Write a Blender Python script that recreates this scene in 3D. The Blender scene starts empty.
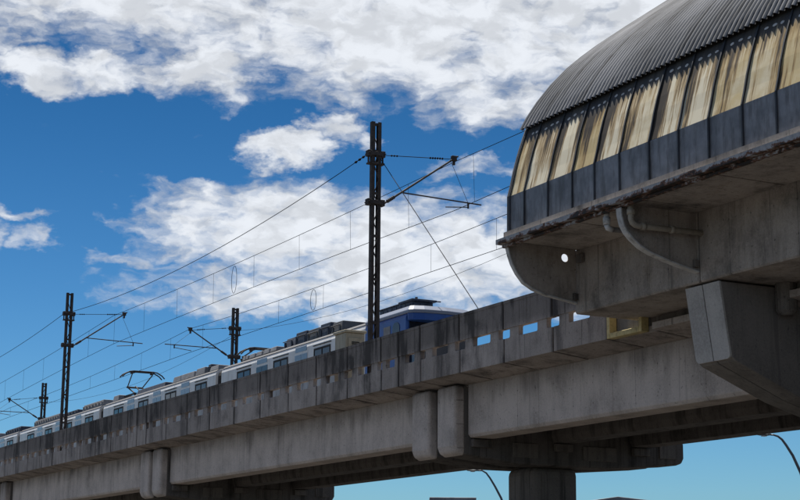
import bpy, bmesh, math, random
from mathutils import Vector, Matrix
random.seed(7)
S = bpy.context.scene
COL = S.collection
PI = math.pi

# ---------------------------------------------------------------- camera
cam = bpy.data.cameras.new('camera')
cam.sensor_width = 36.0
cam.lens = 72.94
cam.clip_start = 0.1
cam.clip_end = 9000.0
camo = bpy.data.objects.new('camera', cam)
COL.objects.link(camo)
_R = Vector((0.8857785, -0.4640402, 0.0079466))
_U = Vector((-0.1023110, -0.1785371, 0.9785995))
_F = Vector((0.4526907, 0.8676354, 0.2056208))
camo.matrix_world = Matrix(((_R.x, _U.x, -_F.x, 0), (_R.y, _U.y, -_F.y, 0), (_R.z, _U.z, -_F.z, 0), (0, 0, 0, 1)))
S.camera = camo          # the eye is at z = 0, the ground 1.6 m below it
GZ = -1.6

# ---------------------------------------------------------------- exposure
S.render.engine = 'CYCLES'
S.view_settings.view_transform = 'Standard'
S.view_settings.look = 'None'
S.view_settings.exposure = 0.6
S.view_settings.gamma = 1.0
S.view_settings.use_curve_mapping = False
S.cycles.max_bounces = 8
S.cycles.transparent_max_bounces = 8

# ---------------------------------------------------------------- node helpers
class NT:
    def __init__(s, tree): s.t = tree; s.n = tree.nodes; s.l = tree.links
    def new(s, kind, **kw):
        n = s.n.new(kind)
        for k, v in kw.items(): setattr(n, k, v)
        return n
    def put(s, sock, v):
        if isinstance(v, bpy.types.NodeSocket): s.l.new(v, sock)
        elif v is not None:
            if isinstance(v, (tuple, list)) and len(v) == 3 and sock.type == 'RGBA': v = (*v, 1)
            sock.default_value = v
    def m(s, op, a, b=None, c=None, clamp=False):
        n = s.new('ShaderNodeMath', operation=op, use_clamp=clamp)
        for i, v in enumerate((a, b, c)): s.put(n.inputs[i], v)
        return n.outputs[0]
    def vm(s, op, a, b=None):
        n = s.new('ShaderNodeVectorMath', operation=op)
        s.put(n.inputs[0], a); s.put(n.inputs[1], b)
        return n.outputs[0]
    def mix(s, f, a, b, blend='MIX'):
        n = s.new('ShaderNodeMix', data_type='RGBA', blend_type=blend)
        s.put(n.inputs[0], f); s.put(n.inputs[6], a); s.put(n.inputs[7], b)
        return n.outputs[2]
    def ramp(s, x, lo, hi, a=0.0, b=1.0):
        n = s.new('ShaderNodeMapRange', interpolation_type='SMOOTHSTEP')
        for i, v in enumerate((x, lo, hi, a, b)): s.put(n.inputs[i], v)
        return n.outputs[0]
    def noise(s, vec, scale, detail=4, rough=0.55, dist=0.0, w=None):
        n = s.new('ShaderNodeTexNoise')
        s.put(n.inputs['Vector'], vec); n.inputs['Scale'].default_value = scale
        n.inputs['Detail'].default_value = detail; n.inputs['Roughness'].default_value = rough
        n.inputs['Distortion'].default_value = dist
        return n.outputs[0]
    def sep(s, v):
        n = s.new('ShaderNodeSeparateXYZ'); s.put(n.inputs[0], v); return n.outputs
    def comb(s, x, y, z):
        n = s.new('ShaderNodeCombineXYZ')
        for i, v in enumerate((x, y, z)): s.put(n.inputs[i], v)
        return n.outputs[0]

# ---------------------------------------------------------------- sun and sky
SUN_DIR = Vector((0.008, 0.40, 0.915)).normalized()
SUN_EL = math.asin(SUN_DIR.z)
SUN_AZ = math.atan2(SUN_DIR.x, SUN_DIR.y)
sun = bpy.data.lights.new('sun', 'SUN')
sun.energy = 5.0
sun.angle = math.radians(0.5)
sun.color = (1.0, 0.95, 0.87)
suno = bpy.data.objects.new('sun', sun)
COL.objects.link(suno)
suno.rotation_euler = (-SUN_DIR).to_track_quat('-Z', 'Y').to_euler()

world = bpy.data.worlds.new('World')
S.world = world
world.use_nodes = True
W = NT(world.node_tree)
W.n.clear()
SKY_STRENGTH = 0.1
sky = W.new('ShaderNodeTexSky', sky_type='NISHITA')
sky.sun_disc = False
sky.sun_elevation = SUN_EL
sky.sun_rotation = SUN_AZ
sky.air_density = 1.0
sky.dust_density = 0.3
sky.ozone_density = 3.0
tc = W.new('ShaderNodeTexCoord')
gx, gy, gz = W.sep(tc.outputs['Generated'])
az = W.m('MULTIPLY', W.m('ARCTAN2', gx, gy), 180 / PI)
el = W.m('MULTIPLY', W.m('ARCSINE', gz), 180 / PI)
# clear air: deep polarised blue, paler towards the horizon
hs = W.new('ShaderNodeHueSaturation')
hs.inputs['Saturation'].default_value = 1.25
hs.inputs['Value'].default_value = 1.0
hs.inputs['Hue'].default_value = 0.497
W.put(hs.inputs['Color'], sky.outputs[0])
deep = W.ramp(el, 2.0, 22.0, 0.0, 1.0)
tint = W.mix(deep, (0.29, 0.465, 0.61), (0.105, 0.262, 0.36))
blue = W.vm('MULTIPLY', hs.outputs[0], tint)
# clouds: banks that stand at real bearings and heights, broken up by noise
v0 = W.comb(az, W.m('MULTIPLY', el, 1.5), 0.0)
warp = W.m('SUBTRACT', W.noise(v0, 0.42, 5, 0.6), 0.5)
warp2 = W.m('SUBTRACT', W.noise(W.vm('ADD', v0, (37.0, 11.0, 5.0)), 0.42, 5, 0.6), 0.5)
azw = W.m('ADD', az, W.m('MULTIPLY', warp, 5.0))
elw = W.m('ADD', el, W.m('MULTIPLY', warp2, 2.6))
BANKS = [  # bearing, height, half-width, half-height (degrees), weight
    (19.5, 21.8, 11.0, 3.3, 1.1), (28.5, 20.0, 10.0, 2.9, 1.1), (37.5, 19.4, 6.5, 3.4, 1.1), (31.5, 17.2, 3.4, 1.1, .8), (26.5, 22.5, 22.0, 3.6, 1.1),
    (15.0, 17.7, 3.4, .75, 1.0), (20.5, 18.0, 2.4, 1.2, .9), (13.0, 21.0, 3.2, 1.5, .9), (12.6, 18.6, 1.4, .5, .7),
    (23.3, 15.3, 1.6, .62, 1.0), (25.2, 16.0, 1.2, .6, .85), (26.2, 15.4, .7, .6, .6),
    (23.0, 12.6, 4.8, 1.7, 1.05), (27.0, 11.8, 5.6, 2.0, 1.1), (20.6, 13.5, 2.6, .8, .75), (30.8, 11.6, 4.4, 1.6, 1.0), (24.0, 10.4, 6.0, 1.0, .8),
    (20.2, 10.4, 2.4, .6, .5), (33.0, 11.2, 4.0, 1.5, .9), (18.3, 12.6, 1.3, .35, .45), (17.6, 11.3, 1.1, .3, .4),
    (30.5, 14.7, 2.2, .4, .55), (13.7, 12.7, 1.5, .28, .6), (13.0, 11.5, .6, .6, .4), (25.8, 9.3, 1.8, .35, .6), (14.5, 11.9, .7, .3, .3),
    (38.0, 12.0, 5.0, 2.5, .8),
]
mask = None
for (a0, e0, ra, re, wt) in BANKS:
    dx = W.m('DIVIDE', W.m('SUBTRACT', azw, a0), ra)
    dy = W.m('DIVIDE', W.m('SUBTRACT', elw, e0), re)
    d2 = W.m('ADD', W.m('MULTIPLY', dx, dx), W.m('MULTIPLY', dy, dy))
    g = W.m('MULTIPLY', W.m('SUBTRACT', 1.0, W.m('MULTIPLY', d2, 0.8)), wt * 1.6)
    mask = g if mask is None else W.m('SMOOTH_MAX', mask, g, 0.15)
mask = W.m('MAXIMUM', mask, -1.0)
# the rest of the sky, away from these banks: scattered cloud on a flat layer
zc = W.m('MAXIMUM', gz, 0.06)
lay = W.comb(W.m('DIVIDE', gx, zc), W.m('DIVIDE', gy, zc), 3.0)
gen = W.m('MULTIPLY', W.m('SUBTRACT', W.noise(lay, 0.9, 6, 0.6), 0.45), 5.0)
away = W.m('MAXIMUM', W.ramp(W.m('ABSOLUTE', W.m('SUBTRACT', az, 27.5)), 20.0, 32.0), W.ramp(el, 24.0, 30.0))
mask = W.m('ADD', W.m('MULTIPLY', mask, W.m('SUBTRACT', 1.0, away)), W.m('MULTIPLY', gen, away))
v1 = W.comb(W.m('ADD', az, W.m('MULTIPLY', warp, 2.5)), W.m('MULTIPLY', W.m('ADD', el, W.m('MULTIPLY', warp2, 1.2)), 1.45), 4.0)
f1 = W.m('SUBTRACT', W.noise(v1, 0.55, 7, 0.5), 0.5)
f2 = W.m('SUBTRACT', W.noise(W.vm('MULTIPLY', v1, (0.75, 1.5, 1.0)), 1.9, 5, 0.5), 0.5)
dens = W.m('ADD', mask, W.m('ADD', W.m('MULTIPLY', f1, 3.3), W.m('MULTIPLY', f2, 1.5)))
alpha = W.ramp(dens, -0.3, 1.5)
thick = W.ramp(dens, 0.2, 1.7)
lump = W.noise(W.vm('ADD', W.vm('MULTIPLY', v1, (1.0, 1.25, 1.0)), (3.0, 8.0, 0.0)), 0.85, 5, 0.5)
bright = W.m('ADD', 0.45, W.m('MULTIPLY', W.ramp(lump, 0.34, 0.60), 0.13))
bright = W.m('MULTIPLY', bright, W.m('ADD', 0.84, W.m('MULTIPLY', thick, 0.2)))
bright = W.m('DIVIDE', bright, SKY_STRENGTH)
cloud = W.vm('MULTIPLY', W.comb(bright, bright, bright), (0.95, 0.99, 1.05))
skycol = W.mix(W.m('MULTIPLY', alpha, 0.96), blue, cloud)
bg = W.new('ShaderNodeBackground')
bg.inputs['Strength'].default_value = SKY_STRENGTH
W.put(bg.inputs['Color'], skycol)
wo = W.new('ShaderNodeOutputWorld')
W.l.new(bg.outputs[0], wo.inputs['Surface'])

# ---------------------------------------------------------------- materials
def mat(name):
    m = bpy.data.materials.new(name); m.use_nodes = True
    t = NT(m.node_tree); t.n.clear()
    b = t.new('ShaderNodeBsdfPrincipled'); o = t.new('ShaderNodeOutputMaterial')
    t.l.new(b.outputs[0], o.inputs['Surface'])
    c = t.new('ShaderNodeTexCoord'); inf = t.new('ShaderNodeObjectInfo')
    rnd = t.vm('MULTIPLY', t.comb(inf.outputs['Random'], inf.outputs['Random'], inf.outputs['Random']), (91.0, 57.0, 33.0))
    t.vec = t.vm('ADD', c.outputs['Object'], rnd)
    t.raw = c.outputs['Object']; t.rand = inf.outputs['Random']; t.b = b
    return m, t
def bump(t, h, dist=0.01, strength=0.5):
    n = t.new('ShaderNodeBump'); n.inputs['Strength'].default_value = strength; n.inputs['Distance'].default_value = dist
    t.put(n.inputs['Height'], h); t.l.new(n.outputs[0], t.b.inputs['Normal'])

def concrete(name, base, streak=0.5, blotch=0.4, dirt=(0.035, 0.033, 0.030), tone=0.18, algae=None, stretch=(3.2, 3.2, 0.22), warm=None, ends=0.0, forms=0.0):
    m, t = mat(name)
    sv = t.vm('MULTIPLY', t.vec, stretch)
    st = t.noise(sv, 1.1, 7, 0.65)
    st2 = t.noise(t.vm('MULTIPLY', t.vec, (9.0, 9.0, 0.35)), 1.0, 5, 0.6)
    bl = t.noise(t.vec, 0.9, 8, 0.62)
    fine = t.noise(t.vec, 22.0, 6, 0.7)
    pit = t.noise(t.vec, 60.0, 3, 0.6)
    c = t.mix(t.ramp(bl, 0.35, 0.68), base, tuple(x * 0.72 for x in base))
    if warm: c = t.mix(t.ramp(t.noise(t.vec, 1.7, 6, 0.6), 0.5, 0.75), c, warm)
    c = t.mix(t.m('MULTIPLY', t.ramp(fine, 0.35, 0.7), 0.4), c, tuple(x * 1.35 for x in base))
    c = t.mix(t.m('MULTIPLY', t.ramp(t.noise(t.vec, 14.0, 4, 0.7), 0.60, 0.70), 0.6), c, dirt)     # pits and spots
    c = t.mix(t.m('MULTIPLY', t.ramp(t.noise(t.vm('MULTIPLY', t.vec, (6.0, 6.0, 0.16)), 1.3, 5, 0.55, 0.3), 0.60, 0.68), 0.55 * min(1, streak * 2)), c, dirt)   # single drips
    fac = t.m('ADD', t.m('MULTIPLY', t.ramp(st, 0.46, 0.66), streak), t.m('MULTIPLY', t.ramp(st2, 0.55, 0.72), streak * 0.5))
    fac = t.m('ADD', fac, t.m('MULTIPLY', t.ramp(bl, 0.55, 0.75), blotch))
    if algae:      # grime that has grown down from the exposed top edge
        z = t.sep(t.raw)[2]
        z = t.m('ADD', z, t.m('MULTIPLY', t.m('SUBTRACT', st, 0.5), algae[2]))
        fac = t.m('ADD', fac, t.ramp(z, algae[0], algae[1], 0.0, algae[3]))
    if forms:      # faint joints and tie holes left by the shuttering boards
        px, py, pz = t.sep(t.raw)
        fr = t.m('FRACT', t.m('DIVIDE', t.m('ADD', py, t.m('MULTIPLY', t.m('SUBTRACT', bl, 0.5), 0.02)), forms))
        ln = t.m('LESS_THAN', t.m('ABSOLUTE', t.m('SUBTRACT', fr, 0.5)), 0.008 / forms)
        fac = t.m('ADD', fac, t.m('MULTIPLY', ln, t.ramp(st, 0.35, 0.65, 0.15, 0.5)))
        hy = t.m('SUBTRACT', t.m('FRACT', t.m('DIVIDE', py, forms / 3)), 0.5); hz = t.m('SUBTRACT', t.m('FRACT', t.m('DIVIDE', pz, 0.61)), 0.5)
        rr = t.m('ADD', t.m('POWER', t.m('MULTIPLY', hy, forms / 3), 2.0), t.m('POWER', t.m('MULTIPLY', hz, 0.61), 2.0))
        fac = t.m('ADD', fac, t.m('MULTIPLY', t.m('LESS_THAN', rr, 0.00045), 0.4))
    if ends:       # dirt washed out of the open joint between panels
        yl = t.m('ADD', t.sep(t.raw)[1], t.m('MULTIPLY', t.m('SUBTRACT', st2, 0.5), 0.22))
        fac = t.m('ADD', fac, t.ramp(yl, 0.02, 0.13, ends, 0.0))
    fac = t.m('MINIMUM', fac, 0.93)
    c = t.mix(fac, c, dirt)
    tv = t.m('ADD', 1.0 - tone / 2, t.m('MULTIPLY', t.rand, tone))
    c = t.vm('MULTIPLY', c, t.comb(tv, tv, tv))
    t.put(t.b.inputs['Base Color'], c)
    t.b.inputs['Roughness'].default_value = 0.9
    t.b.inputs['Specular IOR Level'].default_value = 0.2
    bump(t, t.m('ADD', t.m('MULTIPLY', fine, 0.6), t.m('MULTIPLY', pit, 0.5)), 0.012, 0.45)
    return m

def plain(name, col, rough=0.6, metal=0.0, var=0.25, scale=3.0, dirt=None, damt=0.4, spec=0.4, stretch=(1, 1, 1), bmp=0.0):
    m, t = mat(name)
    n = t.noise(t.vm('MULTIPLY', t.vec, stretch), scale, 6, 0.62)
    c = t.mix(t.ramp(n, 0.3, 0.7), col, tuple(x * (1 - var) for x in col))
    if dirt:
        d = t.noise(t.vm('MULTIPLY', t.vec, (stretch[0] * 2, stretch[1] * 2, stretch[2] * 2)), scale * 1.3, 7, 0.7)
        c = t.mix(t.m('MULTIPLY', t.ramp(d, 0.48, 0.68), damt), c, dirt)
    t.put(t.b.inputs['Base Color'], c)
    t.put(t.b.inputs['Roughness'], t.ramp(n, 0.2, 0.8, rough * 0.85, min(1, rough * 1.15)))
    t.b.inputs['Metallic'].default_value = metal
    t.b.inputs['Specular IOR Level'].default_value = spec
    if bmp: bump(t, n, bmp, 0.5)
    return m

M = {}
M['parapet'] = concrete('parapet_concrete', (0.37, 0.32, 0.29), 0.55, 0.45, algae=(0.62, 0.95, 0.5, 0.5), dirt=(0.045, 0.04, 0.038), tone=0.3, stretch=(1.3, 1.3, 0.3), ends=0.5)
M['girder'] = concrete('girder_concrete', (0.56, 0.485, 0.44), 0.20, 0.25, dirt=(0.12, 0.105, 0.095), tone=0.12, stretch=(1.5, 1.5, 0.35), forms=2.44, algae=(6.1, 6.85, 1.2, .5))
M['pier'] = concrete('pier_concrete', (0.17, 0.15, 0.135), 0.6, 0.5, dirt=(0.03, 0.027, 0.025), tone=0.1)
M['deck_shade'] = concrete('deck_shade_concrete', (0.14, 0.125, 0.115), 0.6, 0.5, dirt=(0.028, 0.025, 0.023), tone=0.1)  # darkened copy of the concrete, with the shade under the deck in its colour
M['deck'] = concrete('deck_concrete', (0.2, 0.19, 0.18), 0.3, 0.3)
M['station'] = concrete('station_concrete', (0.37, 0.325, 0.29), 0.38, 0.5, dirt=(0.06, 0.054, 0.05), tone=0.08, stretch=(1.8, 1.8, 0.6), forms=1.83, warm=(0.30, 0.25, 0.205))
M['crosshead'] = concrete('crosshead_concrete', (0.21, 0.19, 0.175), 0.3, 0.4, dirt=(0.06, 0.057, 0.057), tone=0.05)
M['endcap'] = concrete('end_cap_render', (0.43, 0.405, 0.385), 0.10, 0.10, dirt=(0.15, 0.145, 0.145), tone=0.05)
M['bracket'] = plain('bracket_paint', (0.56, 0.55, 0.54), 0.7, 0, 0.35, 2.0, (0.10, 0.085, 0.07), 0.6, bmp=0.002)
M['pipe'] = plain('pipe_paint', (0.42, 0.375, 0.31), 0.6, 0, 0.3, 3.0, (0.09, 0.07, 0.05), 0.6)
M['steel'] = plain('dark_steel', (0.058, 0.05, 0.048), 0.7, 0.0, 0.4, 4.0, (0.05, 0.03, 0.02), 0.5, spec=0.25)
M['wire'] = plain('wire_metal', (0.010, 0.010, 0.012), 0.8, 0.0, 0.2, 2.0, spec=0.1)
M['ceramic'] = plain('insulator_ceramic', (0.05, 0.03, 0.025), 0.25, 0, 0.2, 4.0)
M['rail'] = plain('rail_steel', (0.12, 0.09, 0.07), 0.5, 0.6, 0.3, 3.0)
M['yellow'] = plain('yellow_paint', (0.60, 0.48, 0.22), 0.65, 0, 0.3, 4.0, (0.10, 0.075, 0.04), 0.5)
M['cabinet'] = plain('cabinet_paint', (0.40, 0.36, 0.27), 0.6, 0, 0.2, 2.0, (0.16, 0.13, 0.09), 0.4, stretch=(3, 3, .5))
M['train_white'] = plain('train_white', (0.62, 0.63, 0.64), 0.35, 0.0, 0.12, 1.0, (0.33, 0.32, 0.31), 0.45, stretch=(2.5, 2.5, 0.5))
M['train_blue'] = plain('train_blue', (0.02, 0.075, 0.30), 0.35, 0.0, 0.15, 1.0, (0.03, 0.05, 0.12), 0.4)
M['train_roof'] = plain('train_roof', (0.13, 0.13, 0.135), 0.6, 0, 0.25, 2.0, (0.12, 0.11, 0.10), 0.6)
M['brow'] = plain('cab_brow_paint', (0.17, 0.20, 0.27), 0.5, 0, 0.15, 1.0, (0.15, 0.16, 0.2), 0.4)
M['glass'] = plain('train_glass', (0.012, 0.014, 0.018), 0.08, 0, 0.2, 0.6, spec=0.6)
M['doorglass'] = plain('door_panel_blue', (0.17, 0.26, 0.36), 0.2, 0, 0.2, 1.0, spec=0.6)
M['rubber'] = plain('dark_rubber', (0.02, 0.02, 0.022), 0.8, 0, 0.3, 5.0)
M['equip'] = plain('roof_unit_paint', (0.035, 0.05, 0.085), 0.6, 0.0, 0.4, 3.0, (0.11, 0.10, 0.09), 0.6)
M['band'] = plain('train_lower_band', (0.36, 0.37, 0.39), 0.5, 0, 0.3, 0.7, (0.08, 0.08, 0.085), 0.7, stretch=(1, 2.5, .6))
M['equip_grey'] = plain('roof_unit_grey', (0.10, 0.105, 0.115), 0.6, 0.0, 0.4, 3.0, (0.05, 0.045, 0.04), 0.6)
M['equip_pale'] = plain('roof_unit_pale', (0.24, 0.245, 0.26), 0.6, 0.0, 0.3, 3.0, (0.15, 0.13, 0.11), 0.5)
M['asphalt'] = plain('asphalt', (0.05, 0.05, 0.052), 0.9, 0, 0.35, 0.6, (0.03, 0.03, 0.03), 0.5, bmp=0.01)
M['paving'] = concrete('paving', (0.13, 0.12, 0.11), 0.0, 0.3)
M['ground'] = plain('ground', (0.05, 0.045, 0.037), 0.95, 0, 0.4, 0.05, (0.05, 0.06, 0.03), 0.6)
M['marking'] = plain('road_paint', (0.7, 0.7, 0.68), 0.7, 0, 0.2, 3.0, (0.2, 0.2, 0.2), 0.4)
M['wallpaint'] = plain('wall_render', (0.42, 0.41, 0.40), 0.8, 0, 0.15, 0.8, (0.2, 0.19, 0.18), 0.4, stretch=(2, 2, .4))
M['roofdark'] = plain('roof_sheet_dark', (0.26, 0.27, 0.29), 0.6, 0.2, 0.3, 0.8, (0.06, 0.05, 0.045), 0.4)
M['winglass'] = plain('window_glass', (0.02, 0.025, 0.03), 0.1, 0, 0.1, 1.0, spec=0.6)
M['lamp_metal'] = plain('lamp_metal', (0.12, 0.13, 0.14), 0.5, 0.6, 0.2, 2.0)
M['lens'] = plain('lamp_lens', (0.5, 0.5, 0.48), 0.3, 0, 0.1, 2.0)
M['cap'] = plain('eave_sun_spot', (0.55, 0.55, 0.54), 0.5, 0, 0.2, 6.0, (0.2, 0.19, 0.17), 0.5)  # pale colour for the painted sun spots
M['rib'] = plain('panel_rib', (0.028, 0.034, 0.045), 0.6, 0.0, 0.3, 3.0, (0.06, 0.055, 0.05), 0.4)

ROOF_PITCH = 0.148
ROOF_Y0 = 27.76 - 23.55
def roof_mat():
    m, t = mat('corrugated_roof')
    n = t.noise(t.vec, 0.5, 7, 0.65)
    st = t.noise(t.vm('MULTIPLY', t.vec, (0.35, 7.0, 0.35)), 1.0, 6, 0.65)
    y = t.sep(t.raw)[1]
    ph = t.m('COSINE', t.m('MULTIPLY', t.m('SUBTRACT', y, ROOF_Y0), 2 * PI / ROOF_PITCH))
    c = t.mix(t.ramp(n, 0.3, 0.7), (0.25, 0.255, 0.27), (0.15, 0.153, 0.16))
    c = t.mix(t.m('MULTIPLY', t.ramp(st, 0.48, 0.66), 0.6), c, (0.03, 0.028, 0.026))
    c = t.mix(t.m('MULTIPLY', t.ramp(ph, 0.15, -0.7), 0.85), c, (0.006, 0.006, 0.006))   # shade of the furrows painted into the colour
    t.put(t.b.inputs['Base Color'], c)
    t.b.inputs['Roughness'].default_value = 0.85; t.b.inputs['Specular IOR Level'].default_value = 0.12
    return m
M['roof'] = roof_mat()

def panel_mat():     # translucent cream sheet, streaked by water running off the roof
    m, t = mat('weathered_cream_sheet')
    x, y, z = t.sep(t.raw)
    rr = t.m('MULTIPLY', t.rand, 200.0)
    def streaks(fy, fz, sc, k): return t.noise(t.comb(k, t.m('ADD', t.m('MULTIPLY', y, fy), rr), t.m('MULTIPLY', z, fz)), sc, 6, 0.62)
    s1 = streaks(1.9, 0.22, 1.3, 0.0)
    s2 = streaks(9.0, 0.55, 1.6, 7.0)
    s3 = streaks(26.0, 0.9, 1.6, 13.0)
    bl = t.noise(t.comb(3.0, t.m('ADD', y, rr), z), 3.0, 6, 0.6)
    ray = t.m('ADD', t.m('MULTIPLY', s1, 0.62), t.m('ADD', t.m('MULTIPLY', s2, 0.26), t.m('MULTIPLY', s3, 0.12)))
    down = t.ramp(t.m('ADD', z, t.m('MULTIPLY', t.m('SUBTRACT', s2, 0.5), 1.0)), 0.0, 1.5, -0.055, 0.04)
    ray = t.m('ADD', ray, down)
    edge = t.m('MULTIPLY', t.ramp(t.m('ADD', y, t.m('MULTIPLY', t.m('SUBTRACT', s2, 0.5), 0.5)), 0.48, 0.70), t.ramp(t.noise(t.comb(rr, 0.0, t.m('MULTIPLY', z, 0.5)), 0.7, 3, 0.5), 0.40, 0.60))
    ray = t.m('ADD', ray, t.m('MULTIPLY', edge, 0.10))
    c = t.mix(t.ramp(t.m('ADD', t.m('MULTIPLY', bl, 0.6), t.m('MULTIPLY', t.rand, 0.5)), 0.35, 0.75), (0.55, 0.45, 0.25), (0.72, 0.67, 0.53))
    c = t.mix(t.m('MULTIPLY', t.ramp(ray, 0.435, 0.505), 0.8), c, (0.34, 0.22, 0.08))
    c = t.mix(t.m('MULTIPLY', t.ramp(ray, 0.485, 0.535), 0.85), c, (0.16, 0.115, 0.06))
    c = t.mix(t.m('MULTIPLY', t.ramp(ray, 0.52, 0.565), 0.92), c, (0.035, 0.03, 0.026))
    c = t.mix(t.m('MULTIPLY', t.ramp(t.m('ADD', z, t.m('MULTIPLY', s3, 0.5)), 1.36, 1.50), 0.93), c, (0.06, 0.062, 0.066))  # eave shadow painted across the top of the sheet
    t.put(t.b.inputs['Base Color'], c)
    t.b.inputs['Roughness'].default_value = 0.55; t.b.inputs['Specular IOR Level'].default_value = 0.3
    tr = t.new('ShaderNodeBsdfTranslucent'); t.put(tr.inputs['Color'], c)
    mx = t.new('ShaderNodeMixShader'); mx.inputs[0].default_value = 0.22
    t.l.new(t.b.outputs[0], mx.inputs[1]); t.l.new(tr.outputs[0], mx.inputs[2])
    out = [n for n in t.n if n.type == 'OUTPUT_MATERIAL'][0]
    t.l.new(mx.outputs[0], out.inputs['Surface'])
    return m
M['cream'] = panel_mat()

def shaded_sheet_mat():  # the shade on the lower half is put into this slate colour
    m, t = mat('shaded_blue_sheet')
    x, y, z = t.sep(t.raw)
    rr = t.m('MULTIPLY', t.rand, 200.0)
    s = t.noise(t.comb(0.0, t.m('ADD', t.m('MULTIPLY', y, 4.0), rr), t.m('MULTIPLY', z, 0.8)), 1.5, 6, 0.62)
    bl = t.noise(t.comb(3.0, t.m('ADD', y, rr), z), 2.6, 6, 0.6)
    c = t.mix(t.ramp(bl, 0.3, 0.7), (0.19, 0.20, 0.225), (0.10, 0.108, 0.125))
    c = t.mix(t.m('MULTIPLY', t.ramp(s, 0.44, 0.64), 0.65), c, (0.045, 0.043, 0.042))
    tv = t.m('ADD', 0.88, t.m('MULTIPLY', t.rand, 0.24)); c = t.vm('MULTIPLY', c, t.comb(tv, tv, tv))
    t.put(t.b.inputs['Base Color'], c); t.b.inputs['Roughness'].default_value = 0.5
    return m
M['shaded_sheet'] = shaded_sheet_mat()

def gutter_mat():
    m, t = mat('rusty_gutter')
    n = t.noise(t.vm('MULTIPLY', t.vec, (1.0, 1.0, 2.5)), 2.3, 8, 0.7)
    n2 = t.noise(t.vec, 9.0, 6, 0.7)
    z = t.sep(t.raw)[2]
    k = t.m('ADD', t.m('MULTIPLY', n, 0.7), t.m('MULTIPLY', n2, 0.3))
    k = t.m('ADD', k, t.ramp(z, 8.505, 8.60, 0.05, -0.05))     # rust has eaten in from the lower lip
    c = t.mix(t.ramp(n2, 0.3, 0.7), (0.36, 0.36, 0.37), (0.22, 0.22, 0.23))
    c = t.mix(t.ramp(k, 0.485, 0.53), c, (0.13, 0.055, 0.028))
    c = t.mix(t.ramp(k, 0.535, 0.58), c, (0.02, 0.014, 0.012))
    t.put(t.b.inputs['Base Color'], c); t.b.inputs['Roughness'].default_value = 0.75
    bump(t, k, 0.01, 0.5)
    return m
M['gutter'] = gutter_mat()

# ---------------------------------------------------------------- mesh helpers
class MB:
    def __init__(s): s.v = []; s.f = []
    def add(s, vs, fs):
        o = len(s.v); s.v += [tuple(p) for p in vs]; s.f += [tuple(i + o for i in q) for q in fs]; return s
    def box(s, x0, x1, y0, y1, z0, z1):
        vs = [(x, y, z) for x in (x0, x1) for y in (y0, y1) for z in (z0, z1)]
        return s.add(vs, [(0, 1, 3, 2), (4, 6, 7, 5), (0, 4, 5, 1), (2, 3, 7, 6), (0, 2, 6, 4), (1, 5, 7, 3)])
    def prism(s, pts, axis, a0, a1):
        n = len(pts)
        def P(p, a): return {'y': (p[0], a, p[1]), 'x': (a, p[0], p[1]), 'z': (p[0], p[1], a)}[axis]
        vs = [P(p, a0) for p in pts] + [P(p, a1) for p in pts]
        fs = [tuple(range(n)), tuple(range(2 * n - 1, n - 1, -1))] + [(i, (i + 1) % n, n + (i + 1) % n, n + i) for i in range(n)]
        return s.add(vs, fs)
    def tube(s, pts, r, n=8, cap=True):
        pts = [Vector(p) for p in pts]
        rs = r if isinstance(r, (list, tuple)) else [r] * len(pts)
        vs = []; fs = []; ref = None
        for i, p in enumerate(pts):
            a = pts[max(i - 1, 0)]; b = pts[min(i + 1, len(pts) - 1)]
            t = (b - a).normalized()
            if ref is None: ref = Vector((0, 0, 1)) if abs(t.z) < 0.9 else Vector((1, 0, 0))
            u = (ref - t * ref.dot(t)).normalized(); w = t.cross(u); ref = u
            for k in range(n):
                q = 2 * PI * k / n
                vs.append(p + (u * math.cos(q) + w * math.sin(q)) * rs[i])
        for i in range(len(pts) - 1):
            for k in range(n):
                fs.append((i * n + k, i * n + (k + 1) % n, (i + 1) * n + (k + 1) % n, (i + 1) * n + k))
        if cap:
            fs.append(tuple(range(n - 1, -1, -1))); fs.append(tuple(range((len(pts) - 1) * n, len(pts) * n)))
        return s.add(vs, fs)
    def strip(s, prof, y0, y1, th):      # thin sheet along y following an (x, z) profile
        n = len(prof); off = []
        for i in range(n):
            a = Vector(prof[max(i - 1, 0)]); b = Vector(prof[min(i + 1, n - 1)]); t = (b - a).normalized()
            off.append((prof[i][0] + t.y * th, prof[i][1] - t.x * th))
        return s.prism(list(prof) + off[::-1], 'y', y0, y1)
    def build(s, name, m, parent=None, origin=None, bevel=0.0, smooth=False, seg=1):
        base = Vector((0, 0, 0))
        if parent is not None: base = W_ORG[parent.name]
        org = Vector(origin) if origin is not None else (base if parent is not None else Vector((0, 0, 0)))
        me = bpy.data.meshes.new(name)
        bm = bmesh.new()
        bv = [bm.verts.new(Vector(p) - org) for p in s.v]
        for q in s.f:
            try: bm.faces.new([bv[i] for i in q])
            except ValueError: pass
        bmesh.ops.recalc_face_normals(bm, faces=bm.faces)
        bm.to_mesh(me); bm.free()
        me.materials.append(M[m])
        if smooth:
            for p in me.polygons: p.use_smooth = True
        o = bpy.data.objects.new(name, me)
        COL.objects.link(o)
        W_ORG[o.name] = org
        if parent is not None: o.parent = parent
        o.location = org - base
        if bevel:
            b = o.modifiers.new('bevel', 'BEVEL'); b.width = bevel; b.segments = seg; b.limit_method = 'ANGLE'; b.angle_limit = math.radians(35)
        return o
W_ORG = {}
def thing(name, loc, label, cat, group=None):
    o = bpy.data.objects.new(name, None); COL.objects.link(o)
    o.location = loc; o.empty_display_size = 0.3; W_ORG[o.name] = Vector(loc)
    o['label'] = label; o['category'] = cat
    if group: o['group'] = group
    return o
def tag(o, label, cat, group=None):
    o['label'] = label; o['category'] = cat
    if group: o['group'] = group
    return o
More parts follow.
